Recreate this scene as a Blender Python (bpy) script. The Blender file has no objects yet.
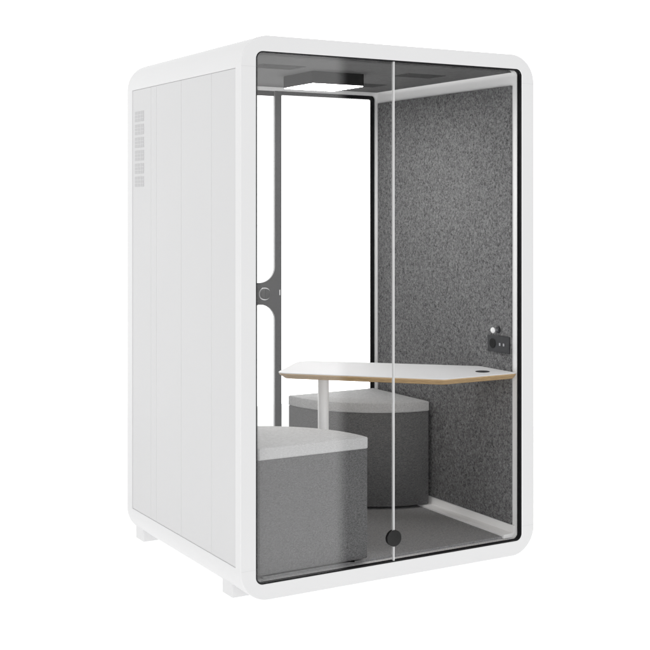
import bpy, bmesh, math
from mathutils import Vector
R = math.radians
C = bpy.context.scene.collection
scene = bpy.context.scene

# ------------------------------------------------------------------ materials
def new_mat(name):
    m = bpy.data.materials.new(name); m.use_nodes = True
    nt = m.node_tree
    return m, nt, nt.nodes['Principled BSDF']

def plain(name, col, rough=0.5, metal=0.0, spec=0.5, var=0.0, scale=8.0, bump=0.0, bscale=300.0):
    """painted / moulded surface with faint wear in the tone and in the gloss"""
    m, nt, b = new_mat(name)
    b.inputs['Base Color'].default_value = (*col, 1)
    b.inputs['Roughness'].default_value = rough
    b.inputs['Metallic'].default_value = metal
    b.inputs['Specular IOR Level'].default_value = spec
    tc = nt.nodes.new('ShaderNodeTexCoord')
    if var:
        n = nt.nodes.new('ShaderNodeTexNoise'); n.inputs['Scale'].default_value = scale
        n.inputs['Detail'].default_value = 4
        nt.links.new(tc.outputs['Object'], n.inputs['Vector'])
        r = nt.nodes.new('ShaderNodeValToRGB')
        r.color_ramp.elements[0].position = .3; r.color_ramp.elements[1].position = .7
        r.color_ramp.elements[0].color = (*[c * (1 - var) for c in col], 1)
        r.color_ramp.elements[1].color = (*[min(1, c * (1 + var)) for c in col], 1)
        nt.links.new(n.outputs['Fac'], r.inputs['Fac'])
        nt.links.new(r.outputs['Color'], b.inputs['Base Color'])
    if bump:
        n2 = nt.nodes.new('ShaderNodeTexNoise'); n2.inputs['Scale'].default_value = bscale
        n2.inputs['Detail'].default_value = 2
        nt.links.new(tc.outputs['Object'], n2.inputs['Vector'])
        bp = nt.nodes.new('ShaderNodeBump'); bp.inputs['Strength'].default_value = bump
        bp.inputs['Distance'].default_value = .001
        nt.links.new(n2.outputs['Fac'], bp.inputs['Height'])
        nt.links.new(bp.outputs['Normal'], b.inputs['Normal'])
    return m

def felt(name, lo, hi, stretch=(1, 1, .45), s1=330, s2=95, contrast=(.33, .67)):
    """pressed wool: mottled light and dark fibres at two sizes"""
    m, nt, b = new_mat(name)
    b.inputs['Roughness'].default_value = .95
    b.inputs['Specular IOR Level'].default_value = .1
    tc = nt.nodes.new('ShaderNodeTexCoord')
    mp = nt.nodes.new('ShaderNodeMapping'); mp.inputs['Scale'].default_value = stretch
    nt.links.new(tc.outputs['Object'], mp.inputs['Vector'])
    na = nt.nodes.new('ShaderNodeTexNoise'); na.inputs['Scale'].default_value = s1
    na.inputs['Detail'].default_value = 3; na.inputs['Roughness'].default_value = .6
    na.inputs['Distortion'].default_value = 1.2
    nb = nt.nodes.new('ShaderNodeTexNoise'); nb.inputs['Scale'].default_value = s2
    nb.inputs['Detail'].default_value = 4; nb.inputs['Distortion'].default_value = .8
    for n in (na, nb): nt.links.new(mp.outputs['Vector'], n.inputs['Vector'])
    mx = nt.nodes.new('ShaderNodeMix'); mx.data_type = 'FLOAT'; mx.inputs[0].default_value = .42
    nt.links.new(na.outputs['Fac'], mx.inputs[2]); nt.links.new(nb.outputs['Fac'], mx.inputs[3])
    r = nt.nodes.new('ShaderNodeValToRGB')
    r.color_ramp.elements[0].position, r.color_ramp.elements[1].position = contrast
    r.color_ramp.elements[0].color = (*lo, 1); r.color_ramp.elements[1].color = (*hi, 1)
    nt.links.new(mx.outputs[0], r.inputs['Fac'])
    nt.links.new(r.outputs['Color'], b.inputs['Base Color'])
    bp = nt.nodes.new('ShaderNodeBump'); bp.inputs['Strength'].default_value = .5
    bp.inputs['Distance'].default_value = .002
    nt.links.new(mx.outputs[0], bp.inputs['Height']); nt.links.new(bp.outputs['Normal'], b.inputs['Normal'])
    return m

def weave(name, lo, hi, s=420):
    """woven upholstery: fine thread bands crossed with noise"""
    m, nt, b = new_mat(name)
    b.inputs['Roughness'].default_value = .9
    b.inputs['Specular IOR Level'].default_value = .15
    tc = nt.nodes.new('ShaderNodeTexCoord')
    na = nt.nodes.new('ShaderNodeTexNoise'); na.inputs['Scale'].default_value = s
    na.inputs['Detail'].default_value = 3
    nb = nt.nodes.new('ShaderNodeTexNoise'); nb.inputs['Scale'].default_value = s * .25
    nb.inputs['Detail'].default_value = 3
    mp = nt.nodes.new('ShaderNodeMapping'); mp.inputs['Scale'].default_value = (1, 1, 3)
    nt.links.new(tc.outputs['Object'], na.inputs['Vector'])
    nt.links.new(tc.outputs['Object'], mp.inputs['Vector']); nt.links.new(mp.outputs['Vector'], nb.inputs['Vector'])
    mx = nt.nodes.new('ShaderNodeMix'); mx.data_type = 'FLOAT'; mx.inputs[0].default_value = .4
    nt.links.new(na.outputs['Fac'], mx.inputs[2]); nt.links.new(nb.outputs['Fac'], mx.inputs[3])
    r = nt.nodes.new('ShaderNodeValToRGB')
    r.color_ramp.elements[0].position = .3; r.color_ramp.elements[1].position = .7
    r.color_ramp.elements[0].color = (*lo, 1); r.color_ramp.elements[1].color = (*hi, 1)
    nt.links.new(mx.outputs[0], r.inputs['Fac']); nt.links.new(r.outputs['Color'], b.inputs['Base Color'])
    bp = nt.nodes.new('ShaderNodeBump'); bp.inputs['Strength'].default_value = .35
    bp.inputs['Distance'].default_value = .001
    nt.links.new(na.outputs['Fac'], bp.inputs['Height']); nt.links.new(bp.outputs['Normal'], b.inputs['Normal'])
    return m

def glass_mat(name, tint=(.99, .99, .99)):
    """clear pane: passes light straight through, mirrors by the angle at each face"""
    m = bpy.data.materials.new(name); m.use_nodes = True
    nt = m.node_tree; nt.nodes.clear()
    out = nt.nodes.new('ShaderNodeOutputMaterial')
    tr = nt.nodes.new('ShaderNodeBsdfTransparent'); tr.inputs['Color'].default_value = (*tint, 1)
    gl = nt.nodes.new('ShaderNodeBsdfGlossy'); gl.inputs['Roughness'].default_value = 0
    geo = nt.nodes.new('ShaderNodeNewGeometry')
    ior = nt.nodes.new('ShaderNodeMix'); ior.data_type = 'FLOAT'
    ior.inputs[2].default_value = 1.5; ior.inputs[3].default_value = 1 / 1.5
    nt.links.new(geo.outputs['Backfacing'], ior.inputs[0])
    fr = nt.nodes.new('ShaderNodeFresnel'); nt.links.new(ior.outputs[0], fr.inputs['IOR'])
    mix = nt.nodes.new('ShaderNodeMixShader')
    nt.links.new(fr.outputs['Fac'], mix.inputs[0])
    nt.links.new(tr.outputs[0], mix.inputs[1]); nt.links.new(gl.outputs[0], mix.inputs[2])
    nt.links.new(mix.outputs[0], out.inputs['Surface'])
    return m

def dot_mat(name, x0, x1, z0, z1, band, pitch=.0052):
    """printed dots on clear glass, large beside the black border and dying out inwards"""
    m = bpy.data.materials.new(name); m.use_nodes = True
    nt = m.node_tree; nt.nodes.clear()
    def mt(op, a, b=None, c=None):
        n = nt.nodes.new('ShaderNodeMath'); n.operation = op
        for k, v in enumerate((a, b, c)):
            if v is None: continue
            if isinstance(v, (int, float)): n.inputs[k].default_value = v
            else: nt.links.new(v, n.inputs[k])
        return n.outputs[0]
    tc = nt.nodes.new('ShaderNodeTexCoord'); sp = nt.nodes.new('ShaderNodeSeparateXYZ')
    nt.links.new(tc.outputs['Object'], sp.inputs[0]); X, Z = sp.outputs['X'], sp.outputs['Z']
    e = mt('MINIMUM', mt('MINIMUM', mt('SUBTRACT', X, x0), mt('SUBTRACT', x1, X)),
           mt('MINIMUM', mt('SUBTRACT', Z, z0), mt('SUBTRACT', z1, Z)))
    def cell(v): return mt('SUBTRACT', mt('FRACT', mt('DIVIDE', v, pitch)), .5)
    dx, dz = cell(X), cell(Z)
    d = mt('SQRT', mt('ADD', mt('MULTIPLY', dx, dx), mt('MULTIPLY', dz, dz)))
    r = mt('MULTIPLY_ADD', mt('DIVIDE', e, band), -.40, .44)
    f = mt('LESS_THAN', d, r)
    out = nt.nodes.new('ShaderNodeOutputMaterial'); tr = nt.nodes.new('ShaderNodeBsdfTransparent')
    b = nt.nodes.new('ShaderNodeBsdfDiffuse'); b.inputs['Color'].default_value = (.012, .012, .013, 1)
    mx = nt.nodes.new('ShaderNodeMixShader'); nt.links.new(f, mx.inputs[0])
    nt.links.new(tr.outputs[0], mx.inputs[1]); nt.links.new(b.outputs[0], mx.inputs[2])
    nt.links.new(mx.outputs[0], out.inputs['Surface'])
    return m

def ply_mat(name):
    """birch plywood edge: thin veneer layers running round the edge"""
    m, nt, b = new_mat(name)
    b.inputs['Roughness'].default_value = .55
    tc = nt.nodes.new('ShaderNodeTexCoord')
    sep = nt.nodes.new('ShaderNodeSeparateXYZ'); nt.links.new(tc.outputs['Object'], sep.inputs[0])
    mul = nt.nodes.new('ShaderNodeMath'); mul.operation = 'MULTIPLY'; mul.inputs[1].default_value = 2 * math.pi / .0075
    nt.links.new(sep.outputs['Z'], mul.inputs[0])
    sn = nt.nodes.new('ShaderNodeMath'); sn.operation = 'SINE'; nt.links.new(mul.outputs[0], sn.inputs[0])
    mp = nt.nodes.new('ShaderNodeMapping'); mp.inputs['Scale'].default_value = (12, 12, 160)
    nt.links.new(tc.outputs['Object'], mp.inputs['Vector'])
    n = nt.nodes.new('ShaderNodeTexNoise'); n.inputs['Scale'].default_value = 3; n.inputs['Detail'].default_value = 4
    nt.links.new(mp.outputs['Vector'], n.inputs['Vector'])
    a = nt.nodes.new('ShaderNodeMath'); a.operation = 'MULTIPLY_ADD'; a.inputs[1].default_value = .22
    nt.links.new(sn.outputs[0], a.inputs[0]); nt.links.new(n.outputs['Fac'], a.inputs[2])
    r = nt.nodes.new('ShaderNodeValToRGB')
    r.color_ramp.elements[0].position = .2; r.color_ramp.elements[1].position = .8
    r.color_ramp.elements[0].color = (.30, .19, .085, 1); r.color_ramp.elements[1].color = (.56, .40, .22, 1)
    nt.links.new(a.outputs[0], r.inputs['Fac']); nt.links.new(r.outputs['Color'], b.inputs['Base Color'])
    return m

def lamp_mat(name, strength):
    m, nt, b = new_mat(name)
    b.inputs['Base Color'].default_value = (.9, .9, .9, 1)
    b.inputs['Emission Color'].default_value = (1, .99, .97, 1)
    b.inputs['Emission Strength'].default_value = strength
    return m

M = dict(
    paint=plain('white_powder_coat', (.65, .65, .653), .55, spec=.25, var=.006, scale=3, bump=.05, bscale=900),
    panel=plain('panel_white', (.575, .575, .578), .6, spec=.2, var=.006, scale=2, bump=.05, bscale=700),
    groove=plain('groove_grey', (.60, .60, .603), .7, spec=.1),
    vent=plain('vent_grey', (.47, .47, .475), .6, spec=.2),
    inner=plain('inner_white', (.93, .93, .93), .5, spec=.3, var=.01, scale=6),
    black=plain('black_rubber', (.008, .008, .009), .6, spec=.2, var=.15, scale=40),
    frit=plain('black_border', (.006, .006, .007), .4, spec=.2),
    steel=plain('dark_steel', (.016, .016, .017), .45, spec=.35, var=.1, scale=30),
    stile_side=plain('grey_aluminium', (.34, .34, .35), .4, metal=.3),
    lockring=plain('polished_steel', (.55, .55, .56), .25, metal=1.0),
    strip=plain('seam_strip_white', (.55, .55, .55), .5, spec=.3),
    lockblack=plain('satin_black', (.010, .010, .010), .5, spec=.3, var=.1, scale=60),
    pale=felt('pale_bounce_felt', (.42, .42, .42), (.66, .66, .655), (1, 1, .75), 210, 75, (.36, .66)),
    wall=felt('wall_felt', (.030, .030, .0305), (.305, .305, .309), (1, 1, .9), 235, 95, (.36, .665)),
    ceil=felt('ceiling_felt', (.085, .085, .085), (.19, .19, .19), (.5, 1, 1), 260, 60, (.2, .8)),
    cdark=felt('ceiling_darker_felt', (.055, .055, .055), (.11, .11, .11), (.4, 1, 1), 260, 60, (.2, .8)),
    carpet=felt('carpet', (.14, .14, .143), (.46, .46, .468), (1, 1, 1), 330, 140, (.25, .75)),
    cushion=weave('light_grey_fabric', (.32, .32, .321), (.61, .61, .612)),
    body=weave('dark_grey_fabric', (.042, .042, .043), (.195, .195, .197)),
    top=plain('white_laminate', (.69, .69, .697), .6, spec=.12, var=.006, scale=5),
    ply=ply_mat('plywood_edge'),
    leg=plain('white_steel_tube', (.80, .80, .80), .35, spec=.5),
    glass=glass_mat('clear_glass'),
    lampbox=plain('lamp_housing_black', (.010, .010, .010), .6, spec=.2, var=.1, scale=30),
    diffuser=lamp_mat('lamp_diffuser', 39.0),
    socket=plain('anthracite_plastic', (.020, .021, .024), .45, spec=.4, var=.08, scale=80),
    hole=plain('socket_recess', (.004, .004, .004), .6, spec=.2),
    port=plain('port_metal', (.40, .40, .42), .4, metal=.6),
    chrome=plain('white_knob', (.85, .85, .85), .2, spec=.6),
)

# ------------------------------------------------------------------ mesh helpers
def link(name, bm, mat, parent=None, smooth=True, bevel=0.0, segs=2, angle=40, mats=None):
    bmesh.ops.recalc_face_normals(bm, faces=bm.faces)
    me = bpy.data.meshes.new(name); bm.to_mesh(me); bm.free()
    for mm in (mats or [mat]): me.materials.append(mm)
    o = bpy.data.objects.new(name, me); C.objects.link(o)
    if parent: o.parent = parent
    if smooth:
        for p in me.polygons: p.use_smooth = True
        me.set_sharp_from_angle(angle=R(35))
    if bevel:
        b = o.modifiers.new('bevel', 'BEVEL'); b.width = bevel; b.segments = segs
        b.limit_method = 'ANGLE'; b.angle_limit = R(angle)
        b.harden_normals = False
    return o

def box(bm, x0, x1, y0, y1, z0, z1, mi=0):
    v = [bm.verts.new(p) for p in ((x0,y0,z0),(x1,y0,z0),(x1,y1,z0),(x0,y1,z0),(x0,y0,z1),(x1,y0,z1),(x1,y1,z1),(x0,y1,z1))]
    for f in ((0,3,2,1),(4,5,6,7),(0,1,5,4),(1,2,6,5),(2,3,7,6),(3,0,4,7)):
        bm.faces.new([v[i] for i in f]).material_index = mi
    return v

def boxobj(name, mat, parent, *dims, bevel=0.0):
    bm = bmesh.new(); box(bm, *dims); return link(name, bm, mat, parent, bevel=bevel)

def rr(x0, x1, z0, z1, r, n=14, extra=None):
    """rounded rectangle in x,z, counter-clockwise from the bottom-left corner's side end"""
    pts = []
    for cx, cz, a0 in ((x0+r, z0+r, 180), (x1-r, z0+r, 270), (x1-r, z1-r, 0), (x0+r, z1-r, 90)):
        for i in range(n + 1):
            a = R(a0 + 90 * i / n); pts.append((cx + r*math.cos(a), cz + r*math.sin(a)))
        if extra and a0 == 270: pts += [(x1, extra[0]), (x1, extra[1])]
        if extra and a0 == 90: pts += [(x0, extra[1]), (x0, extra[0])]
    return pts

def ring(bm, outer, inner, y0, y1, mi=0):
    n = len(outer)
    a = [bm.verts.new((x, y0, z)) for x, z in outer]; b = [bm.verts.new((x, y1, z)) for x, z in outer]
    c = [bm.verts.new((x, y0, z)) for x, z in inner]; d = [bm.verts.new((x, y1, z)) for x, z in inner]
    for i in range(n):
        j = (i + 1) % n
        for q in ((a[i],a[j],c[j],c[i]), (b[i],d[i],d[j],b[j]), (a[i],b[i],b[j],a[j]), (c[i],c[j],d[j],d[i])):
            bm.faces.new(q).material_index = mi

def prism_y(bm, poly, y0, y1, mi=0):
    a = [bm.verts.new((x, y0, z)) for x, z in poly]; b = [bm.verts.new((x, y1, z)) for x, z in poly]
    bm.faces.new(a).material_index = mi; bm.faces.new(list(reversed(b))).material_index = mi
    n = len(poly)
    for i in range(n):
        j = (i + 1) % n; bm.faces.new((a[i], b[i], b[j], a[j])).material_index = mi

def prism_z(bm, loops, mats=None, cap_lo=0, cap_hi=0):
    """stack of x,y outlines [(z, pts), ...] with the same point count, capped at both ends"""
    rows = [[bm.verts.new((x, y, z)) for x, y in pts] for z, pts in loops]
    n = len(rows[0])
    bm.faces.new(list(reversed(rows[0]))).material_index = cap_lo
    bm.faces.new(rows[-1]).material_index = cap_hi
    for k in range(len(rows) - 1):
        for i in range(n):
            j = (i + 1) % n
            f = bm.faces.new((rows[k][i], rows[k][j], rows[k+1][j], rows[k+1][i]))
            f.material_index = mats[k] if mats else 0

def cyl(bm, c, axis, r, h, n=48, r2=None, mi=0, bev=0.0):
    """solid of revolution about an axis through c: straight, with an optional eased far rim"""
    c = Vector(c); ax = Vector(axis).normalized()
    u = ax.orthogonal().normalized(); w = ax.cross(u)
    prof = [(0, r)]
    if bev:
        for i in range(5):
            a = R(90 * i / 4); prof.append((h - bev + bev*math.sin(a), (r2 or r) - bev + bev*math.cos(a)))
    else:
        prof.append((h, r2 or r))
    rows = []
    for t, rad in prof:
        rows.append([bm.verts.new(c + ax*t + (u*math.cos(2*math.pi*i/n) + w*math.sin(2*math.pi*i/n))*rad) for i in range(n)])
    bm.faces.new(rows[0]).material_index = mi; bm.faces.new(list(reversed(rows[-1]))).material_index = mi
    for k in range(len(rows)-1):
        for i in range(n):
            j = (i+1) % n; bm.faces.new((rows[k][i], rows[k][j], rows[k+1][j], rows[k+1][i])).material_index = mi

def thing(name, label, cat, loc, group=None):
    o = bpy.data.objects.new(name, None); C.objects.link(o)
    o.location = loc; o['label'] = label; o['category'] = cat
    o.empty_display_size = .1
    if group: o['group'] = group
    return o

def settle(root):
    """parts were modelled in world space: hang them under the Empty without moving them"""
    for ch in root.children: ch.location = -Vector(root.location)

# ------------------------------------------------------------------ measures (metres)
GZ = .028                                  # ground
WO, ZB, ZT = 1.2755, .110, 2.130           # opening
WS, WT, D = .0659, .0608, 1.1731           # frame member and depth
X0, X1, Z0, Z1 = -WS, WO + WS, ZB - WT, ZT + WT
RO, RI = .120, .030
PY0, PY1, PZ0, PZ1 = .0447, 1.111, .1763, 2.0648   # outer side panels
FLOOR, CEIL = .120, 2.121

# ------------------------------------------------------------------ ground: added translucent sheet, underlit by the world so no shadow shows
bm = bmesh.new()
bm.faces.new([bm.verts.new(p) for p in ((-2.2, -.22, GZ), (3.4, -.22, GZ), (3.4, 4.2, GZ), (-2.2, 4.2, GZ))])
floor = link('floor', bm, None, None, smooth=False,
             mats=[bpy.data.materials.new('backlit_white_sheet')])
floor['kind'] = 'structure'
m = floor.data.materials[0]; m.use_nodes = True; nt = m.node_tree; nt.nodes.clear()
o_ = nt.nodes.new('ShaderNodeOutputMaterial'); t_ = nt.nodes.new('ShaderNodeBsdfTranslucent')
t_.inputs['Color'].default_value = (.97, .97, .97, 1); nt.links.new(t_.outputs[0], o_.inputs['Surface'])

# ------------------------------------------------------------------ the pod
pod = thing('meeting_pod', 'white rounded office meeting pod with glass front and grey felt interior', 'office pod',
            ((X0+X1)/2, D/2, GZ))

# outer shell: one rounded tube, its two sides sunk to take the panels
outer = rr(X0, X1, Z0, Z1, RO, 16, (PZ0, PZ1)); inner = rr(0, WO, ZB, ZT, RI, 16, (PZ0, PZ1))
bm = bmesh.new()
ys = [0, PY0, PY1, D]; n = len(outer)
ov = [[bm.verts.new((x, y, z)) for x, z in outer] for y in ys]
iv = [[bm.verts.new((x, y, z)) for x, z in inner] for y in ys]
for i in range(n):
    j = (i + 1) % n
    bm.faces.new((ov[0][i], ov[0][j], iv[0][j], iv[0][i])); bm.faces.new((ov[3][i], iv[3][i], iv[3][j], ov[3][j]))
    (xa, za), (xb, zb) = outer[i], outer[j]
    side = abs(xa - xb) < 1e-6 and {round(za, 4), round(zb, 4)} == {round(PZ0, 4), round(PZ1, 4)}
    for k in range(3):
        bm.faces.new((iv[k][i], iv[k][j], iv[k+1][j], iv[k+1][i])).material_index = 1
        if side and k == 1:
            s = 1 if xa < 0 else -1
            q = [ov[1][i], ov[1][j], ov[2][j], ov[2][i]]
            w = [bm.verts.new(v.co + Vector((s*.0065, 0, 0))) for v in q]
            for e in range(4): bm.faces.new((q[e], q[(e+1)%4], w[(e+1)%4], w[e])).material_index = 2
            bm.faces.new(w).material_index = 2
        else:
            bm.faces.new((ov[k][i], ov[k+1][i], ov[k+1][j], ov[k][j]))
link('frame', bm, None, pod, bevel=.0025, segs=3, angle=50, mats=[M['paint'], M['inner'], M['groove']])

# hairline joints between the frame's corner pieces and its uprights
for xa, xb in ((X0+.003, -.001), (WO+.001, X1-.003)):
    for z in (2.0695, .1695):
        bm = bmesh.new(); box(bm, xa, xb, -.0003, .004, z-.0006, z+.0006)
        link('frame_joint', bm, M['panel'], pod)

# five cladding panels on each long side
cuts = [PY0+.0009, .262, .560, .829, .890, PY1-.0022]
for s, xo in ((-1, X0), (1, X1)):
    for k in range(5):
        a, b = cuts[k] + (.0005 if k else 0), cuts[k+1] - (.0005 if k < 4 else 0)
        x_out = xo - s*.0018; x_in = xo - s*.0060
        bm = bmesh.new(); box(bm, min(x_out, x_in), max(x_out, x_in), a, b, PZ0+.0009, PZ1-.0009)
        link('side_panel', bm, M['panel'], pod, bevel=.0012, segs=2)
# six louvred air vents near the rear edge of the panels
for s, xo in ((-1, X0), (1, X1)):
    for k in range(6):
        zc = 1.9435 - .0582*k
        bm = bmesh.new()
        xf = xo - s*.0019; xs = xo - s*.0008
        box(bm, min(xf, xs), max(xf, xs), .974, 1.080, zc-.0225, zc+.0225, 0)
        for yy in (1.004, 1.040, ):
            box(bm, min(xs, xs+s*.0008), max(xs, xs+s*.0008), yy-.002, yy+.002, zc-.0223, zc+.0223, 1)
        for zz in (-.0075, .0075):
            box(bm, min(xs, xs+s*.0005), max(xs, xs+s*.0005), .9745, 1.0795, zc+zz-.0012, zc+zz+.0012, 1)
        link('air_vent', bm, None, pod, mats=[M['vent'], M['groove']])

# levelling feet
for x in (-.030, WO-.062):
    for y in (.143, 1.064):
        bm = bmesh.new()
        box(bm, x, x+.092, y, y+.094, GZ, .094)
        link('foot', bm, M['paint'], pod, bevel=.003, segs=2)

# ---- front glazing
bm = bmesh.new()
ring(bm, rr(.0002, WO-.0002, ZB+.0002, ZT-.0002, RI, 12), rr(.0045, WO-.0045, ZB+.0045, ZT-.0045, RI-.004, 12), .0012, .01395)
link('gasket', bm, M['black'], pod)
bm = bmesh.new()
ring(bm, rr(.0002, WO-.0002, ZB+.0002, ZT-.0002, RI, 12), rr(.0085, WO-.0085, ZB+.0050, ZT-.0050, RI-.007, 12), .0143, .0215)
link('glass_border', bm, M['frit'], pod)
bm = bmesh.new(); FB = .0135
ring(bm, rr(.0080, WO-.0080, ZB+.0048, ZT-.0048, RI-.007, 12), rr(.0085+FB, WO-.0085-FB, ZB+.0050+FB, ZT-.0050-FB, .012, 12), .01405, .01425)
link('dotted_border', bm, dot_mat('printed_dots', .0085, WO-.0085, ZB+.0050, ZT-.0050, FB), pod)
SX0, SX1 = .6193, .6257
def pane_poly(xa, xb, left):
    p = [q for q in rr(.0030, WO-.0030, ZB+.0030, ZT-.0030, RI-.003, 12)]
    if left: q = [c for c in p if c[0] < .3]; k = q[:13]; t = q[13:]; return [*k, (xb, ZB+.0030), (xb, ZT-.0030), *t]
    q = [c for c in p if c[0] > .9]; return [(xa, ZB+.0030), *q, (xa, ZT-.0030)]
for left in (True, False):
    bm = bmesh.new(); prism_y(bm, pane_poly(SX1+.0003, SX0-.0003, left), .0030, .0122)
    link('glass_pane', bm, M['glass'], pod, smooth=False)
boxobj('seam_strip', M['strip'], pod, SX0, SX1, .0027, .0126, ZB+.0050, ZT-.0050)
bm = bmesh.new(); cyl(bm, (.6225, .0018, .2055), (0, -1, 0), .0330, .004, 56, bev=.0015)
cyl(bm, (.6225, .0138, .2055), (0, 1, 0), .0320, .004, 56, bev=.0015)
link('glass_lock', bm, M['lockblack'], pod)

# ---- back wall: glazed door leaf and fixed light
BX0, BX1, BZ0, BZ1 = .014, 1.2615, .126, 2.104
bm = bmesh.new()
ring(bm, rr(.0005, WO-.0005, ZB+.0005, ZT-.0005, RI, 12), rr(BX0, BX1, BZ0, BZ1, RI-.010, 12), 1.148, D-.004)
link('back_frame', bm, M['inner'], pod)
# fixed glass with its black border
FX = .722
bm = bmesh.new()
o4 = [(FX+.0015, BZ0+.0005), (BX1-.0005, BZ0+.0005)]
def corner(cx, cz, r, a0, n=10): return [(cx + r*math.cos(R(a0+90*i/n)), cz + r*math.sin(R(a0+90*i/n))) for i in range(n+1)]
r1 = .020; r2 = .008
po = [(FX+.0012, BZ0+.0005)] + corner(BX1-.0005-r1, BZ0+.0005+r1, r1, 270) + corner(BX1-.0005-r1, BZ1-.0005-r1, r1, 0) + [(FX+.0012, BZ1-.0005)]
pi_ = [(FX+.0020, BZ0+.018)] + corner(BX1-.0235-r2, BZ0+.018+r2, r2, 270) + corner(BX1-.0235-r2, BZ1-.019-r2, r2, 0) + [(FX+.0020, BZ1-.019)]
ring(bm, po, pi_, 1.1585, 1.1640)
back_border = link('window_border', bm, M['frit'], pod)
bm = bmesh.new()
qo = [(FX+.0020, BZ0+.0175)] + corner(BX1-.023-r2, BZ0+.0175+r2, r2, 270) + corner(BX1-.023-r2, BZ1-.0185-r2, r2, 0) + [(FX+.0020, BZ1-.0185)]
qi = [(FX+.0030, BZ0+.032)] + corner(BX1-.034-r2, BZ0+.032+r2, r2, 270) + corner(BX1-.034-r2, BZ1-.033-r2, r2, 0) + [(FX+.0030, BZ1-.033)]
ring(bm, qo, qi, 1.1638, 1.16395)
link('dotted_border', bm, dot_mat('window_dots', FX-.1, BX1-.0235, BZ0+.018, BZ1-.019, .013), back_border)
bm = bmesh.new(); prism_y(bm, [(FX+.0015, BZ0+.002), (BX1-.002, BZ0+.002), (BX1-.002, BZ1-.022), (BX1-.022, BZ1-.002), (FX+.0015, BZ1-.002)], 1.1642, 1.170)
link('back_window', bm, M['glass'], pod, smooth=False)

# door leaf: stile that flares into a lock plate
door = bpy.data.objects.new('door', None)
bm = bmesh.new()
ST0, ST1, PL0 = .684, .7205, .560
zc = 1.120
hw, fl = .053, .078
pts = [(ST1, BZ0+.001), (ST1, BZ1-.001), (ST0, BZ1-.001)]
rad_x = .080
for i in range(13):
    a = R(90*i/12); pts.append((ST0 - rad_x*(1-math.cos(a)), zc + hw + fl*(1-math.sin(a))))
pts += [(PL0+.012, zc+hw), (PL0, zc+hw-.012), (PL0, zc-hw+.012), (PL0+.012, zc-hw)]
for i in range(13):
    a = R(90*(12-i)/12); pts.append((ST0 - rad_x*(1-math.cos(a)), zc - hw - fl*(1-math.sin(a))))
pts += [(ST0, BZ0+.001)]
prism_y(bm, pts, 1.150, 1.1655)
for f in bm.faces:
    f.normal_update()
    if f.normal.x < -.2 or (abs(f.normal.y) < .5 and abs(f.normal.z) > .3): f.material_index = 1
door = link('door', bm, None, pod, mats=[M['steel'], M['stile_side']])
bm = bmesh.new(); prism_y(bm, [(BX0+.002, BZ0+.002), (ST1-.003, BZ0+.002), (ST1-.003, BZ1-.002), (BX0+.002, BZ1-.002)], 1.1658, 1.1715)
link('door_glass', bm, M['glass'], door, smooth=False)
bm = bmesh.new()
box(bm, BX0+.001, ST0, 1.1585, 1.1655, BZ1-.026, BZ1-.001); box(bm, BX0+.001, ST0, 1.1585, 1.1655, BZ0+.001, BZ0+.017)
box(bm, BX0+.001, BX0+.026, 1.1585, 1.1655, BZ0+.017, BZ1-.026)
link('door_border', bm, M['frit'], door)
bm = bmesh.new()
cyl(bm, (.6265, 1.1495, 1.119), (0, -1, 0), .0315, .004, 48)
link('lock_rose', bm, M['lockring'], door, bevel=.001)
bm = bmesh.new(); cyl(bm, (.6265, 1.1453, 1.119), (0, -1, 0), .0255, .014, 48, bev=.004)
box(bm, .6225, .6305, 1.127, 1.1314, 1.098, 1.140)
link('lock_knob', bm, M['steel'], door)
boxobj('lock_slot', M['hole'], door, .590, .6035, 1.1488, 1.151, zc-hw+.004, zc+hw-.004)
boxobj('lock_mark', M['chrome'], door, .7085, .7125, 1.1488, 1.151, 1.110, 1.136)

# ---- lining
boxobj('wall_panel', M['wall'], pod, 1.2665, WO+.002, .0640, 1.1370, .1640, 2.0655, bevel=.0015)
boxobj('wall_panel', M['pale'], pod, -.002, .009, .0640, 1.1370, .1640, 2.0655, bevel=.0015)  # unseen left wall, its felt made pale to bounce light onto the trim
for s in (1, -1):
    prof = [(1.2745, .1625), (1.2690, .1625), (1.2680, .136), (1.2640, .1305), (1.2180, .1285), (1.2150, .1265), (1.2150, .1130), (1.2745, .1130)]
    if s < 0: prof = [(WO - x, z) for x, z in prof]
    bm = bmesh.new(); prism_y(bm, prof, .0480 if s > 0 else .110, 1.1465)
    link('skirting', bm, M['inner'], pod)
boxobj('carpet', M['carpet'], pod, .0608, 1.2147, .0600, 1.1475, ZB+.0005, FLOOR)
boxobj('ceiling', M['ceil'], pod, .006, 1.2695, .0600, 1.1475, CEIL, ZT-.0005)
for xa, xb in ((.185, .385), (.895, 1.095)):  # four darker slatted rectangles on the ceiling
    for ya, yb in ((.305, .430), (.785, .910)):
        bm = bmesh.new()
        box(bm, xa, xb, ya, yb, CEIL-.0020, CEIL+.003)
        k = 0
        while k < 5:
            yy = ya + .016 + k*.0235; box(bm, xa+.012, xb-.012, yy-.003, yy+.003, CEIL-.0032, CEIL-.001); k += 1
        link('ceiling_dark_panel', bm, M['cdark'], pod)

# ceiling lamp: black box with a lit panel underneath
LX0, LX1, LY0, LY1, LZ = .487, .745, .430, .693, 2.066
bm = bmesh.new()
box(bm, LX0, LX1, LY0, LY1, LZ+.0022, CEIL-.0005)
ceiling_lamp = link('ceiling_lamp', bm, M['lampbox'], pod, bevel=.001)
boxobj('lamp_diffuser', M['diffuser'], ceiling_lamp, LX0+.003, LX1-.003, LY0+.003, LY1-.003, LZ, LZ+.002)

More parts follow.
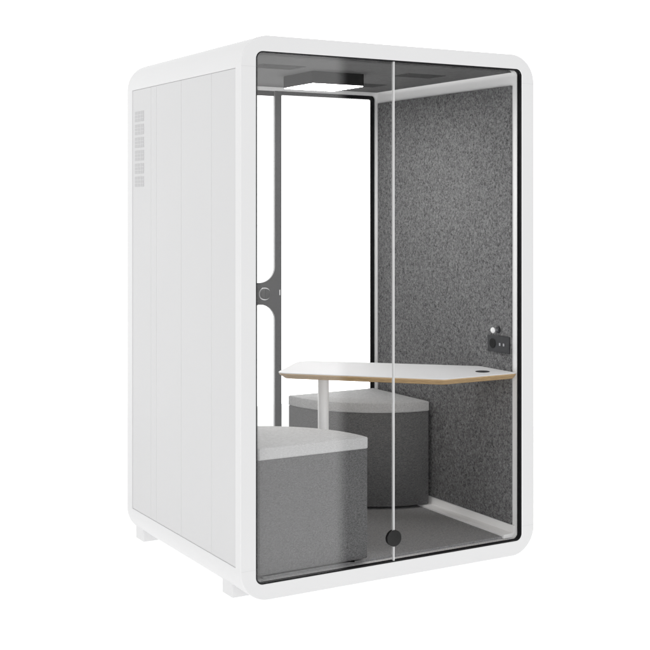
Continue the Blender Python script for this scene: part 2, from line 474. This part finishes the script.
# wall socket with two charging ports, and a hook above it
bm = bmesh.new(); box(bm, 1.2585, 1.2664, .0640+.003, .2190, .9020, .9745)
socket = link('wall_socket', bm, M['socket'], pod, bevel=.002, segs=3)
bm = bmesh.new(); cyl(bm, (1.2583, .181, .939), (-1, 0, 0), .0215, .0012, 40)
link('socket_recess', bm, M['hole'], socket)
for y in (.130, .103):
    bm = bmesh.new(); box(bm, 1.2570, 1.2584, y-.0050, y+.0050, .9320, .9440)
    link('charging_port', bm, M['port'], socket, bevel=.0006)
bm = bmesh.new(); cyl(bm, (1.2664, .150, .9995), (-1, 0, 0), .0145, .006, 32, bev=.001)
hook = link('coat_hook', bm, M['socket'], pod)
bm = bmesh.new(); cyl(bm, (1.2604, .150, .9995), (-1, 0, 0), .0055, .020, 24); 
link('hook_stem', bm, M['port'], hook)
bm = bmesh.new(); bmesh.ops.create_uvsphere(bm, u_segments=28, v_segments=16, radius=.0130)
for v in bm.verts: v.co = Vector((v.co.x*.7 + 1.236, v.co.y + .150, v.co.z + .9995))
link('hook_knob', bm, M['chrome'], hook)
settle(pod)

# ------------------------------------------------------------------ diagonal table
def offset(poly, d):
    """shrink a counter-clockwise polygon by d"""
    out = []; n = len(poly)
    for i in range(n):
        p, q, r = Vector(poly[i-1]), Vector(poly[i]), Vector(poly[(i+1) % n])
        a = (q-p).normalized(); b = (r-q).normalized()
        na, nb = Vector((-a.y, a.x)), Vector((-b.y, b.x)); m = na + nb
        m = m / max(.3, m.dot(na)); out.append(tuple(q + m*d))
    return out
def chamfer(poly, ds):
    """inset every edge (p[i] -> p[i+1]) by its own distance"""
    n = len(poly); L = []
    for i in range(n):
        p, q = Vector(poly[i]), Vector(poly[(i+1) % n]); a = (q-p).normalized()
        L.append((p + Vector((-a.y, a.x))*ds[i], a))
    out = []
    for i in range(n):
        (p, a), (q, b) = L[i-1], L[i]
        c = a.x*b.y - a.y*b.x; t = ((q.x-p.x)*b.y - (q.y-p.y)*b.x)/c
        out.append(tuple(p + a*t))
    return out
def rounded(poly, radii, n=6):
    out = []; N = len(poly)
    for i in range(N):
        q = Vector(poly[i]); r = radii[i]
        if not r: out.append(tuple(q)); continue
        a = (Vector(poly[i-1]) - q).normalized(); b = (Vector(poly[(i+1)%N]) - q).normalized()
        p0, p1 = q + a*r, q + b*r
        for k in range(n+1):
            t = k/n; out.append(tuple(p0*(1-t)**2 + q*2*t*(1-t) + p1*t*t))
    return out
TZ = .826
base = [(.884, .0240), (1.2650, .0240), (1.2650, .280), (.665, .868), (.374, .545)]
RADII = [.012, .004, .012, .09, .045]
def table_line(d): return rounded(chamfer(base, [d, 0 if d < .0001 else d*.02, d, d, d]), RADII, 7)
tl = table_line(0)
table = thing('meeting_table', 'white angled table with plywood edge set diagonally inside the pod', 'table', (.632, .589, FLOOR))
bm = bmesh.new()
prism_z(bm, [(TZ-.0035, tl), (TZ-.0005, tl), (TZ, offset(tl, .0006))])
top = link('tabletop', bm, M['top'], table)
bm = bmesh.new()
prism_z(bm, [(TZ-.0275, table_line(.022)), (TZ-.0225, table_line(.017)), (TZ-.009, table_line(.002)), (TZ-.0037, table_line(.0012))])
link('plywood_edge', bm, M['ply'], top)
bm = bmesh.new(); cyl(bm, (.632, .589, FLOOR+.008), (0, 0, 1), .0245, TZ-.0278-FLOOR-.008, 48)
link('leg', bm, M['leg'], table)
bm = bmesh.new(); cyl(bm, (.632, .589, FLOOR+.0005), (0, 0, 1), .085, .0085, 56, bev=.003)
link('base_plate', bm, M['leg'], table)
bm = bmesh.new(); cyl(bm, (1.160, .125, TZ-.001), (0, 0, 1), .031, .0026, 48, bev=.001)
link('cable_grommet', bm, M['socket'], table)
settle(table)

# ------------------------------------------------------------------ quarter-round stools
def stool_outline(r, n=40, c=.006):
    pts = [(c, 0.0)]
    pts += [(r, 0.0)]
    for i in range(1, n): a = R(90*i/n); pts.append((r*math.cos(a), r*math.sin(a)))
    pts += [(0.0, r), (0.0, c)]
    return pts
def make_stool(label):
    t = thing('corner_stool', label, 'stool', (0, 0, 0), 'quarter round upholstered stools inside the pod')
    r = .490; H = .620 - FLOOR; hc = .0475
    o = stool_outline(r)
    bm = bmesh.new()
    s = offset(o, .006)
    prism_z(bm, [(H-hc+.0005, offset(o, .0025)), (H-hc+.004, o), (H-.006, o), (H-.0018, offset(o, .0015)), (H, offset(o, .0065))])
    link('cushion', bm, M['cushion'], t)
    bm = bmesh.new()
    b = offset(o, .0012)
    prism_z(bm, [(.014, offset(o, .004)), (.018, b), (H-hc-.004, b), (H-hc, offset(o, .004))])
    link('body', bm, M['body'], t)
    bm = bmesh.new()
    f = offset(o, .05); prism_z(bm, [(.0005, f), (.0142, f)])
    link('plinth', bm, M['black'], t)
    return t
s1 = make_stool('light grey topped quarter round stool behind the glass at the front left')
s1.location = (.024, .030, FLOOR)
s2 = s1.copy(); C.objects.link(s2)
for ch in list(s1.children):
    c = ch.copy(); C.objects.link(c); c.parent = s2
s2['label'] = 'grey quarter round stool in the far corner under the white table'
s2.location = (1.2460, 1.1440, FLOOR); s2.rotation_euler = (0, 0, math.pi)

# ------------------------------------------------------------------ camera
cam = bpy.data.cameras.new('camera'); co = bpy.data.objects.new('camera', cam); C.objects.link(co)
co.location = (-2.1043, -4.1584, 1.5410); co.rotation_euler = (R(90), 0, -.5242)
cam.sensor_width = 36; cam.lens = 1233.4936/650*36
cam.shift_y = -(325 - 206.5744)/650
cam.clip_start = .05; cam.clip_end = 200
scene.camera = co

# ------------------------------------------------------------------ light: a white studio, flagged dark to the front right
w = bpy.data.worlds.new('World'); scene.world = w; w.use_nodes = True
nt = w.node_tree; bg = nt.nodes['Background']
tc = nt.nodes.new('ShaderNodeTexCoord'); sp = nt.nodes.new('ShaderNodeSeparateXYZ')
nt.links.new(tc.outputs['Generated'], sp.inputs[0])
def math_(op, a, b=None):
    n = nt.nodes.new('ShaderNodeMath'); n.operation = op
    for k, v in enumerate((a, b)):
        if v is None: continue
        if isinstance(v, (int, float)): n.inputs[k].default_value = v
        else: nt.links.new(v, n.inputs[k])
    return n.outputs[0]
def smooth_(v, a, b, lo=0.0, hi=1.0):
    n = nt.nodes.new('ShaderNodeMapRange'); n.interpolation_type = 'SMOOTHSTEP'
    nt.links.new(v, n.inputs['Value'])
    n.inputs['From Min'].default_value = a; n.inputs['From Max'].default_value = b
    n.inputs['To Min'].default_value = lo; n.inputs['To Max'].default_value = hi
    return n.outputs['Result']
# azimuth measured from straight out of the glass front, positive to the right
az = math_('ARCTAN2', sp.outputs['X'], math_('MULTIPLY', sp.outputs['Y'], -1.0))
FRONT_LEFT, KEY, BACK_RIGHT, BACK_LEFT, DARK = 1.68, 1.72, 3.2, .72, .02
front = math_('MULTIPLY_ADD', smooth_(az, R(-12), R(8)), KEY - FRONT_LEFT); 
front.node.inputs[2].default_value = FRONT_LEFT
flag = math_('MULTIPLY', smooth_(az, R(30.45), R(31.15)), smooth_(az, R(70), R(80), 1, 0))
flag = math_('MULTIPLY', flag, math_('MULTIPLY', smooth_(sp.outputs['Z'], -.60, -.45), smooth_(sp.outputs['Z'], .35, .6, 1, 0)))
front = math_('MULTIPLY', front, math_('SUBTRACT', 1.0, math_('MULTIPLY', flag, 1 - DARK)))
back = math_('MULTIPLY_ADD', smooth_(sp.outputs['X'], -.62, -.28), BACK_RIGHT - BACK_LEFT)
back.node.inputs[2].default_value = BACK_LEFT
tb = smooth_(sp.outputs['Y'], -.12, .12)
mixv = nt.nodes.new('ShaderNodeMix'); mixv.data_type = 'FLOAT'
nt.links.new(tb, mixv.inputs[0]); nt.links.new(front, mixv.inputs[2]); nt.links.new(back, mixv.inputs[3])
low = smooth_(math_('MULTIPLY', sp.outputs['Z'], -1.0), .50, .70)
mixl = nt.nodes.new('ShaderNodeMix'); mixl.data_type = 'FLOAT'
nt.links.new(low, mixl.inputs[0]); nt.links.new(mixv.outputs[0], mixl.inputs[2]); mixl.inputs[3].default_value = 1.04
high = smooth_(sp.outputs['Z'], .35, .70)
mixh = nt.nodes.new('ShaderNodeMix'); mixh.data_type = 'FLOAT'
nt.links.new(high, mixh.inputs[0]); nt.links.new(mixl.outputs[0], mixh.inputs[2]); mixh.inputs[3].default_value = .80
val = mixh.outputs[0]
cmb = nt.nodes.new('ShaderNodeCombineXYZ')
for k in range(3): nt.links.new(val, cmb.inputs[k])
nt.links.new(cmb.outputs[0], bg.inputs['Color']); bg.inputs['Strength'].default_value = 1.0

scene.view_settings.view_transform = 'Standard'; scene.view_settings.look = 'None'
scene.view_settings.exposure = 0; scene.view_settings.gamma = 1
scene.render.engine = 'CYCLES'
scene.cycles.max_bounces = 12; scene.cycles.transparent_max_bounces = 16; scene.cycles.diffuse_bounces = 5
